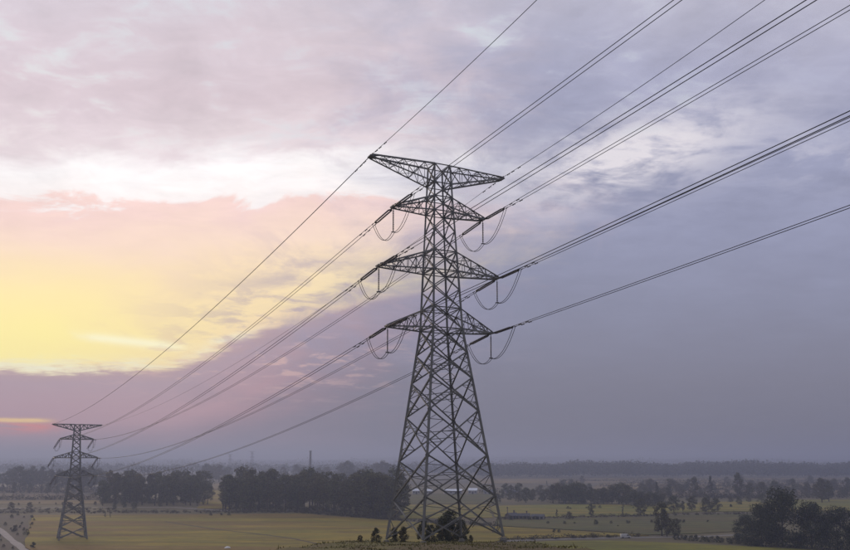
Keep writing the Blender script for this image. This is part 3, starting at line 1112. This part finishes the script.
# middle distance, right of the knoll pylon
for k, (px, yb, tp, kd) in enumerate((
        (506, 498, 484, 'broad'), (511, 497, 485, 'tall'), (519, 497.5, 483.5, 'broad'), (526, 503, 488, 'broad'), (533, 500, 489, 'tall'), (541, 496, 485.5, 'broad'),
        (547, 502, 489, 'broad'), (553, 503, 485, 'tall'), (559, 503, 483.5, 'broad'), (566, 503.5, 486, 'broad'), (572, 503, 484, 'broad'), (578, 503.5, 482.5, 'broad'),
        (584, 503, 484, 'broad'), (591, 504, 487, 'tall'), (598, 505, 489, 'broad'), (604, 505, 488, 'broad'), (612, 504, 486, 'broad'), (619, 504.5, 483.5, 'broad'),
        (626, 505, 485, 'broad'), (634, 506, 490, 'broad'), (641, 506, 492, 'broad'), (648, 507, 494, 'broad'), (655, 507, 493, 'broad'), (662, 507, 494, 'broad'))):
    kd = 'full' if kd == 'broad' and k % 3 else kd
    plant_px(kd, px, yb + jit(0.4), tp, {'full': 'full round', 'broad': 'spreading', 'tall': 'slim'}[kd] + ' tree in the mixed row along the far edge of the green field', 'mixed row right of the pylon', wscale=RNG.uniform(1.0, 1.3))
for k in range(22):
    plant_px('full', 497 + k * 7.6 + jit(3), 500.5 + jit(2.5), 493 + jit(2.0), 'low rounded tree filling the gaps of the mixed row', 'mixed row right of the pylon', wscale=1.1)
for k in range(26):
    plant_px('full' if k % 3 else 'tall', 640 + k * 8.5 + jit(4), 488.5 + jit(4.5), 481.5 + jit(3.0) , 'small hazy tree scattered over the tan strips', 'scattered trees on the tan strips', wscale=1.2)
for k in range(24):
    plant_px('full', 632 + k * 9.5 + jit(4), 494.5 + jit(2.0), 488.5 + jit(2.0), 'low rounded tree in the hedge line between two tan strips', 'hedge-line trees on the tan strips', wscale=1.35)
for k in range(12):
    plant_px('full', 640 + k * 11 + jit(4), 503 + jit(2), 496 + jit(2.5), 'low tree on the bank between the green field and the tan strips', 'bank trees behind the green field')
if True:
    pass
for px, yb, tp, kd, lab in (
        (591, 517, 504, 'tall', 'small dark tree standing alone at the front edge of the green field'),
        (623, 516.5, 501, 'column', 'narrow dark tree at the front edge of the green field'),
        (641, 516, 498, 'broad', 'rounded tree at the front edge of the green field, next to the narrow one'),
        (557, 519, 509.5, 'cone', 'pointed small tree behind the low farmhouses'),
        (569, 519.5, 512, 'bush', 'round dark bush at the end of the low farmhouses'),
        (674, 513, 496, 'broad', 'mid-green tree standing behind the big leaning poplar'),
        (683, 512, 501, 'tall', 'thin small tree between two rounder trees'),
        (692, 511.5, 497, 'broad', 'dense rounded tree with a narrow gap beside the wide one'),
        (706, 513.5, 498, 'broad', 'left half of the wide paired trees on the field bank'),
        (715, 513.5, 498.5, 'broad', 'right half of the wide paired trees on the field bank'),
        (657, 499, 482, 'cone', 'pointed tree rising above the mixed row'),
        (669, 498, 485, 'tall', 'slim tree rising behind the mixed row'),
        (695, 497, 477, 'tall', 'tall dark tree among the tan strips'),
        (711, 497, 476, 'cone', 'tall pointed tree among the tan strips'),
        (738, 498, 473, 'tall', 'tallest slim tree among the tan strips, beside two round ones'),
        (750, 498, 483, 'broad', 'round tree beside the tallest slim tree'),
        (762, 497.5, 482, 'broad', 'round tree between two others behind the big dark clump'),
        (775, 497, 481, 'broad', 'round tree peeking over the big dark clump'),
        (808, 495, 483, 'broad', 'hazy low tree beyond the big dark clump'),
        (822, 503, 479, 'broad', 'pale grey-green tree behind the big dark clump'),
        (829, 502, 481, 'tall', 'slim grey-green tree behind the big dark clump'),
        (848, 493, 478, 'broad', 'hazy tree at the end of the tan strips'),
        (662, 536, 503, 'tall', 'large leaning poplar standing beside the road'),
        (667, 536.5, 516, 'broad', 'bushy tree under the large leaning poplar'),
        (676, 536, 519, 'broad', 'lower round tree beside the large leaning poplar'),
        (105, 517.5, 511.2, 'cone', 'taller of two small dark conical trees at the edge of the yellow field'),
        (110, 518.0, 513.2, 'cone', 'shorter of two small dark conical trees at the edge of the yellow field'),
        (783, 547, 491.5, 'dark', 'biggest dark tree of the clump at the end of the hedge'),
        (762, 546, 506, 'dark', 'mid-sized dark tree on the hedge end of the big clump'),
        (812, 549, 504.5, 'dark', 'broad dark tree behind the biggest one in the clump'),
        (838, 550, 509, 'dark', 'broad dark tree at the outer end of the big clump'),
        (868, 551, 505, 'dark', 'outermost dark tree of the big clump'),
        (746, 541, 516, 'dark', 'small dark tree where the hedge meets the big clump')):
    ws = 1.0
    plant_px(kd, px, yb, tp, lab, 'trees on the plain', wscale=ws * (1.0 if kd != 'dark' else 0.95))
for k in range(44):
    py = RNG.choice((483.5, 486.5, 489.5, 492.5, 496.0, 499.5)) + jit(0.8)
    plant_px('full' if k % 4 else 'cone', RNG.uniform(545, 850), py, py - RNG.uniform(4.5, 9.5), ('small round' if k % 4 else 'small pointed') + ' tree in the broken hedge rows between the distant strips',
             'trees of the broken hedge rows', wscale=RNG.uniform(0.9, 1.3))
for k in range(26):
    px = RNG.uniform(545, 735)
    py = RNG.choice((509.5, 524.5)) - (px - 545) * 0.012 + jit(0.4)
    plant_px('bush', px, py, py - RNG.uniform(1.6, 3.4), 'low bush on a bund crossing the green and olive fields', 'bushes on the bunds', name='bush', cat='bush')
# hedge bushes between the road and the big clump
for k in range(17):
    px = 676 + k * 5.2
    plant_px('bush', px + jit(1), 539.5 + k * 0.42 + jit(0.6), 534 + k * 0.30 + jit(1.2), 'rounded bush in the hedge running from the road to the big dark clump', 'hedge by the big clump',
             name='bush', cat='bush')
for px, yb, tp, lab in ((210.5, 516.2, 512.8, 'dark bush at the corner of the yellow field, below the gap in the groves'),
                        (221, 516.0, 513.2, 'small dark bush at the field edge, middle one of three'),
                        (229, 516.2, 512.8, 'dark bush at the field edge, below the end of the long grove'),
                        (554, 533, 529, 'dark bush in the olive field behind the road'),
                        (559, 533.2, 529.6, 'smaller dark bush in the olive field behind the road'),
                        (596, 525, 520, 'round bush alone in the olive field'),
                        (618, 527, 525, 'low bush in the olive field'),
                        (33, 548.5, 542.5, 'dark mound-like bush beside the pale track')):
    plant_px('bush', px, yb, tp, lab, 'bushes dotted on the plain', name='bush', cat='bush')
for k in range(70):      # scrub corner by the pale track
    px, py = RNG.uniform(-14, 36), RNG.uniform(514, 549)
    if abs(px - (py - 530) * 1.2) < 8.5 or px > 40 - (py - 514) * 0.45 or k > 54:
        continue
    plant_px('bush', px, py, py - RNG.uniform(1.6, 3.4), 'low scrub bush in the rough corner beside the pale track', 'scrub by the pale track', name='bush', cat='bush')
for k in range(16):
    plant_px('bush', 10 + k * 10.5 + jit(4), 506 + jit(3.4), 502.5 + jit(1.2), 'low bush on the strips behind the pale road', 'bushes behind the pale road', name='bush', cat='bush')


def plant_at(kind, px, dist, h, label, **kw):
    x = (px - CX) / FPX * dist / 1.0
    z = float(ground_z(x, dist))
    return plant(kind, (x, dist, z - 0.1), h, label, **kw)


# shrubs round the feet of the near pylon
for px, dist, h, lab, var in ((431, 99, 2.4, 'dark shrub growing at a foot of the knoll pylon', 0),
                              (450, 119, 5.2, 'largest dark shrub standing behind the knoll pylon', 1),
                              (442, 117, 4.0, 'rounded shrub beside the largest one behind the knoll pylon', 0),
                              (461, 118, 3.6, 'lower shrub on the slope beside the largest one', 0),
                              (424, 116, 3.2, 'shrub on the slope behind the pylon foot, apart from the largest one', 1),
                              (395, 104, 2.1, 'small shrub by the outer foot of the knoll pylon', 1),
                              (404, 103, 2.2, 'thin shrub between two feet of the knoll pylon', 2),
                              (377, 99, 2.0, 'small round shrub on the knoll beside the pylon', 1),
                              (361, 93, 1.2, 'low thin shrub at the rim of the knoll', 2),
                              (470, 104, 1.1, 'low shrub by the inner foot of the knoll pylon', 2)):
    plant_at('shrub', px, dist, h, lab, group='shrubs on the knoll', name='shrub', cat='shrub', var=var, wscale=0.85)


# uncountable growth: far woods, scrub banks, dry grass
def mass(name, trees, leaf, per, mat, seed):
    rs = np.random.RandomState(seed)
    CC, NN = [], []
    for (x, y, z, h, w) in trees:
        n = per
        d = rs.normal(size=(n, 3))
        d /= np.linalg.norm(d, axis=1, keepdims=True)
        r = rs.uniform(0.35, 1.0, (n, 1)) ** 0.5
        c = d * r * np.array([w / 2, w / 2, h * 0.45]) + np.array([x, y, z + h * 0.55])
        CC.append(c)
        NN.append(d + rs.normal(size=(n, 3)) * 0.5)
    me = quads_mesh(name, np.concatenate(CC), np.concatenate(NN), leaf, M[mat], rs)
    o = link(name, me)
    tag(o, kind='stuff')
    return o


def belt(px0, px1, step, yb, h0, h1, depth):
    out = []
    px = px0
    while px < px1:
        p = unproj(px, yb + jit(0.25))
        k = p.y * RNG.uniform(1.0, 1.0 + depth) / p.y
        h = RNG.uniform(h0, h1) * (0.93 + 0.07 * math.sin(px / 23.0 + yb) + 0.05 * math.sin(px / 9.0))
        out.append((p.x * k, p.y * k, -0.5, h, h * RNG.uniform(0.6, 1.0)))
        px += step * RNG.uniform(0.6, 1.4)
    return out


o = mass('woodland', belt(478, 930, 0.8, 478.3, 31, 40.5, 0.16), 4.0, 110, 'wood', 1)
tag(o, 'dark continuous wood lining the far side of the plain', 'woodland')
o = mass('woodland', belt(-80, 480, 1.6, 475.5, 25, 37, 0.3), 4.5, 70, 'wood', 2)
tag(o, 'hazy wood far behind the groves and the field pylon', 'woodland')
o = mass('woodland', belt(-120, 960, 1.5, 470.5, 36, 56, 0.35), 5.0, 40, 'wood', 3)
tag(o, 'faint farthest line of woods under the hills', 'woodland')
o = mass('hedgerows', [q for a in ((560, 900, 1.0, 481.6), (620, 900, 1.2, 484), (600, 900, 1.2, 487.0), (640, 900, 1.3, 490.6), (480, 640, 1.5, 493.5), (640, 760, 1.3, 498.5), (690, 900, 1.5, 499), (-60, 104, 1.4, 490.2), (-60, 104, 1.4, 493.2), (-60, 102, 1.4, 500.0))
                       for q in belt(*a, 3, 8, 0.02)], 0.9, 40, 'scrub', 4)
tag(o, 'thin dark hedgerows between the distant fields', 'hedgerow')
bank = []
for a, b, n in (((-40, 513.2), (225, 512.6), 190), ((225, 512.8), (300, 512.6), 70), ((300, 512.8), (400, 520.5), 150), ((-40, 510.5), (120, 510), 60),
                ((500, 519.2), (770, 513.8), 120), ((500, 540.3), (640, 536.6), 60), ((400, 521), (500, 526.5), 80)):
    for k in range(n):
        t = RNG.random()
        p = unproj(a[0] + (b[0] - a[0]) * t, a[1] + (b[1] - a[1]) * t + jit(0.55))
        h = RNG.uniform(0.8, 2.4)
        bank.append((p.x, p.y, -0.1, h, h * RNG.uniform(1.0, 2.2)))
o = mass('scrub', bank, 0.42, 60, 'scrub', 5)
tag(o, 'dark weedy banks along the field edges', 'scrub')
under = []
for k in range(230):
    px = RNG.uniform(226, 400)
    yb = 510.5 + max(0, (px - 290)) / 105 * 7.0 - RNG.uniform(0, 5)
    p = unproj(px, yb)
    h = RNG.uniform(1.2, 4.0)
    under.append((p.x, p.y, -0.2, h, h * RNG.uniform(0.9, 1.6)))
for k in range(170):
    p = unproj(RNG.uniform(102, 204), 504 - RNG.uniform(0, 3.4))
    h = RNG.uniform(1.5, 5.0)
    under.append((p.x, p.y, -0.2, h, h * RNG.uniform(0.9, 1.6)))
o = mass('undergrowth', under, 0.7, 60, 'leaf', 6)
tag(o, 'dark undergrowth at the feet of the groves', 'undergrowth')


def knoll_grass():
    rs = np.random.RandomState(11)
    n = 30000
    x = rs.uniform(-30, 30, n)
    y = rs.uniform(58, 116, n)
    keep = (ground_z(x, y) > 12) & (np.sin(x * .5) * np.cos(y * .37) + rs.uniform(-1, 1, n) > -0.35)
    x, y = x[keep], y[keep]
    n = len(x)
    z = ground_z(x, y) - 0.03
    a = rs.uniform(0, 2 * np.pi, n)
    h = rs.uniform(0.06, 0.20, n) * (1 + 1.2 * (rs.uniform(0, 1, n) > 0.97))
    w = rs.uniform(0.03, 0.09, n)
    lx, ly = rs.normal(0, 0.12, n), rs.normal(0, 0.12, n)
    b = np.stack([x, y, z], -1)
    s = np.stack([np.cos(a) * w, np.sin(a) * w, 0 * w], -1)
    tp = b + np.stack([lx, ly, h], -1)
    v = np.stack([b - s, b + s, tp], 1).reshape(-1, 3)
    me = bpy.data.meshes.new('grass')
    me.from_pydata(v.tolist(), [], np.arange(3 * n).reshape(n, 3).tolist())
    o = link('grass', me, None, M['grass'])
    tag(o, 'dry brown grass covering the knoll under the pylon', 'grass', kind='stuff')


knoll_grass()

# ------------------------------------------------------------------ hills
def build_hills():
    mb = MB()
    rs = np.random.RandomState(5)
    n = 220
    rows = []
    xs = np.linspace(-6800, 6800, n)
    prof = sum(np.sin(xs / L + ph) * A for L, A, ph in ((900, 12, 0.3), (410, 7, 1.1), (190, 3.5, 2.0), (80, 1.6, 0.4)))
    crest = 62 + prof + 10 * np.clip(-xs / 5000, -1, 1)
    for k, (yy, f) in enumerate(((5300, 0.0), (5500, 0.45), (5750, 0.9), (5900, 1.0), (6300, 0.6), (6700, 0.0))):
        rows.append([(x, yy + 60 * math.sin(x / 300), max(0, c * f) - 0.5) for x, c in zip(xs, crest)])
    vs = [p for r in rows for p in r]
    fs = [(r * n + i, r * n + i + 1, (r + 1) * n + i + 1, (r + 1) * n + i) for r in range(len(rows) - 1) for i in range(n - 1)]
    mb.add(vs, fs)
    o = mb.obj('hills', M['hill'], None, True)
    tag(o, kind='structure')


build_hills()

# ------------------------------------------------------------------ sheds, houses, chimney, van, small things


def shed(px, py, L, W, H, rise, rz, roofmat, wallmat, label, group, nwin=3, cat='shed', name='shed', chimney=False):
    p = unproj(px, py)
    root = empty(name, (p.x, p.y, 0), rz)
    tag(root, label, cat, group)
    mb = MB()
    prof = [(-W / 2, 0), (W / 2, 0), (W / 2, H), (0, H + rise), (-W / 2, H)]
    n = len(prof)
    vs = [(-L / 2, y, z) for y, z in prof] + [(L / 2, y, z) for y, z in prof]
    mb.add(vs, [tuple(range(n - 1, -1, -1)), tuple(range(n, 2 * n))] + [(i, (i + 1) % n, n + (i + 1) % n, n + i) for i in range(n) if i not in (2, 3)])
    mb.obj('wall', wallmat, root)
    mb = MB()
    e, o2 = 0.5, 0.35
    sl = rise / (W / 2)
    for s in (-1, 1):
        y0, y1 = s * (W / 2 + e), 0.0
        z0, z1 = H - e * sl + 0.03, H + rise + 0.03
        vs = [(-L / 2 - o2, y0, z0), (L / 2 + o2, y0, z0), (L / 2 + o2, y1, z1), (-L / 2 - o2, y1, z1)]
        vs += [(a, b, c + 0.14) for a, b, c in vs]
        mb.add(vs, [(0, 3, 2, 1), (4, 5, 6, 7), (0, 1, 5, 4), (1, 2, 6, 5), (2, 3, 7, 6), (3, 0, 4, 7)])
    roof = mb.obj('roof', roofmat, root)
    if chimney:
        mb = MB()
        mb.box((L * 0.25, 0, H + rise + 0.6), (0.7, 0.7, 1.6))
        mb.box((L * 0.25, 0, H + rise + 1.47), (0.9, 0.9, 0.12))
        mb.obj('chimney', M['brick_chimney'], roof)
    for k in range(nwin):
        x = -L / 2 + L * (k + 0.5) / nwin
        mb = MB()
        if k == nwin // 2:
            mb.box((x, -W / 2 - 0.03, 1.1), (1.6, 0.08, 2.2))
            mb.obj('door', M['window'], root)
        else:
            mb.box((x, -W / 2 - 0.03, H * 0.55), (1.3, 0.08, 1.2))
            mb.obj('window', M['window'], root)
    return root


G = 'pale farm sheds beyond the grove'
shed(416, 494.0, 8, 7, 3.4, 2.0, 0.12, M['roof_white'], M['wall'], 'small white-roofed shed at the end of the row next to the long grove', G, 3)
shed(429, 494.0, 7, 7, 3.2, 1.8, 0.2, M['roof_white'], M['wall'], 'small white-roofed shed, second from the long grove', G)
shed(453, 494.2, 19, 8, 3.4, 1.8, 0.05, M['roof_white'], M['wall'], 'longest white-roofed shed in the middle of the row', G, 4)
shed(473, 494.0, 9, 8, 3.8, 2.2, -0.15, M['roof_white'], M['wall'], 'short white-roofed shed at the open end of the row', G, 3)
shed(489, 494.4, 12, 8, 3.0, 1.6, 0.0, M['roof_grey'], M['wall'], 'grey-roofed shed beyond the white ones', G, 3)
shed(511, 494.0, 13, 8, 3.0, 1.6, 0.0, M['roof_grey'], M['wall'], 'grey-roofed shed under the first trees of the mixed row', G, 3)
G = 'low farmhouses by the olive field'
shed(512, 519.4, 6, 5, 2.3, 1.4, 0.5, M['roof_grey'], M['wall_dark'], 'low dark farmhouse with a chimney, nearest the tall post', G, 3, 'house', 'farmhouse', True)
shed(524, 519.2, 6.5, 5, 2.0, 1.3, 0.05, M['roof_grey'], M['wall_dark'], 'low farmhouse in the middle of three by the olive field', G, 3, 'house', 'farmhouse', True)
shed(538, 519.6, 7, 5, 1.9, 1.0, -0.25, M['roof_grey'], M['wall'], 'low pale-walled farmhouse at the bush end of the three', G, 3, 'house', 'farmhouse')
for k in range(9):
    plant_px('bush', 504 + k * 5.0 + jit(1.5), 519.9 + jit(0.5), 516.8 + jit(0.9), 'low bush in the yards of the low farmhouses', 'bushes round the farmhouses', name='bush', cat='bush')
# post beside the farmhouses
p = unproj(507.5, 518.6)
root = empty('post', (p.x, p.y, 0))
tag(root, 'tall dark post standing beside the low farmhouses', 'post')
mb = MB(); mb.tube([(0, 0, -0.3), (0, 0, 3), (0, 0, 6.2)], [0.30, 0.26, 0.2], 8); mb.obj('shaft', M['wall_dark'], root)
mb = MB(); mb.lathe([(0.2, 6.0), (0.42, 6.1), (0.42, 6.5), (0.1, 6.9)], 8); mb.obj('cap', M['roof_grey'], root)

# far chimney rising over the long grove
DCH = 1450.0
xch = (311 - CX) / FPX * DCH
root = empty('factory_chimney', (xch, DCH, 0))
tag(root, 'slim factory chimney rising out of the haze behind the long grove', 'chimney')
hch = CAMZ + (HOR - 451) / FPX * DCH
mb = MB(); mb.lathe([(2.6, -0.5), (2.3, hch * 0.4), (1.9, hch * 0.97), (1.9, hch)], 14); sh = mb.obj('shaft', M['brick_chimney'], root, True)
mb = MB(); mb.lathe([(1.95, hch - 2.0), (2.3, hch - 1.8), (2.3, hch + 0.2), (1.95, hch + 0.3)], 14); mb.obj('rim', M['concrete'], root)
for k in (0.45, 0.7):
    mb = MB(); r0 = 2.5 - 0.8 * k
    mb.lathe([(r0, hch * k), (r0 + 0.7, hch * k + 0.1), (r0 + 0.7, hch * k + 0.5), (r0, hch * k + 0.6)], 14); mb.obj('platform', M['steel'], root)


def build_van(px, py, rz):
    p = unproj(px, py)
    root = empty('van', (p.x, p.y, 0.06), rz)
    tag(root, 'white delivery van driving on the narrow road', 'van')
    root.scale = (0.92, 0.92, 0.8)
    prof = [(-2.4, 0.35), (2.25, 0.35), (2.42, 0.55), (2.42, 0.95), (2.2, 1.15), (1.75, 1.25), (1.2, 1.98), (1.0, 2.12), (-2.3, 2.15), (-2.42, 2.0), (-2.45, 0.6)]
    mb = MB(); mb.prism(prof, 1.85, 'y'); b = mb.obj('body', M['paint_white'], root)
    bv = b.modifiers.new('bevel', 'BEVEL'); bv.width = 0.06; bv.segments = 2
    for s in (-1, 1):
        for x in (-1.55, 1.5):
            w = empty('wheel', (x, s * 0.85, 0.36)); w.parent = root
            mb = MB(); mb.lathe([(0.22, -0.11), (0.35, -0.10), (0.36, 0), (0.35, 0.10), (0.22, 0.11)], 16, Matrix.Rotation(math.pi / 2, 4, 'X')); mb.obj('tyre', M['tyre'], w, True)
            mb = MB(); mb.lathe([(0.05, -0.125), (0.21, -0.12), (0.21, 0.12), (0.05, 0.125)], 12, Matrix.Rotation(math.pi / 2, 4, 'X')); mb.obj('rim', M['hardware'], w)
        mb = MB(); mb.prism([(0.35, 1.3), (1.6, 1.3), (1.12, 1.92), (0.35, 1.92)], 0.03, 'y')
        o = mb.obj('window', M['window'], root); o.location = (0, s * 0.93, 0)
        mb = MB(); mb.box((2.44, s * 0.7, 0.8), (0.06, 0.32, 0.2)); mb.obj('headlight', M['plastic'], root)
        mb = MB(); mb.box((1.55, s * 1.02, 1.35), (0.12, 0.2, 0.25)); mb.obj('mirror', M['tyre'], root)
    mb = MB(); mb.add([(1.77, -0.8, 1.3), (1.77, 0.8, 1.3), (1.27, 0.74, 1.95), (1.27, -0.74, 1.95)], [(0, 1, 2, 3)]); mb.obj('windscreen', M['window'], root)
    mb = MB(); mb.box((2.45, 0, 0.5), (0.1, 1.8, 0.22)); mb.obj('bumper', M['tyre'], root)


build_van(625.5, 538.2, 0.12)


def lump(name, loc, size, mat, label, cat, seed):
    rs = random.Random(seed)
    mb = MB()
    n, m = 9, 5
    vs = []
    for i in range(m + 1):
        ph = math.pi / 2 * i / m
        for k in range(n):
            r = math.cos(ph) * rs.uniform(0.8, 1.1)
            vs.append((r * math.cos(2 * math.pi * k / n) * size[0], r * math.sin(2 * math.pi * k / n) * size[1], (math.sin(ph) * rs.uniform(0.9, 1.05) - 0.15) * size[2]))
    fs = [(i * n + k, i * n + (k + 1) % n, (i + 1) * n + (k + 1) % n, (i + 1) * n + k) for i in range(m) for k in range(n)]
    mb.add(vs, fs + [tuple(range(n - 1, -1, -1))])
    o = mb.obj(name, mat)
    o.location = loc
    tag(o, label, cat)
    return o


p = unproj(227.5, 549.2)
lump('covered_heap', (p.x, p.y, 0.36), (1.3, 0.9, 0.8), M['plastic'], 'small heap under a white sheet in the yellow field', 'heap', 3)
xr = (348 - CX) / FPX * 92
lump('rock', (xr, 92, float(ground_z(xr, 92)) - 0.02), (0.5, 0.35, 0.32), M['rock'], 'pale rock lying on the rim of the knoll', 'rock', 4)

# ------------------------------------------------------------------ haze
mb = MB()
mb.box((0, 3200, 57), (14400, 7900, 118))
hz = mb.obj('haze', None)
hm = bpy.data.materials.new('haze_air')
hm.use_nodes = True
ht = hm.node_tree
ht.nodes.clear()
pv = ht.nodes.new('ShaderNodeVolumePrincipled')
pv.inputs['Color'].default_value = (0.47, 0.535, 0.75, 1)
pv.inputs['Density'].default_value = 4.6e-4
pv.inputs['Anisotropy'].default_value = 0.35
ou = ht.nodes.new('ShaderNodeOutputMaterial')
ht.links.new(pv.outputs[0], ou.inputs['Volume'])
hz.data.materials.append(hm)
tag(hz, 'thin evening haze lying over the whole plain', 'haze', kind='stuff')
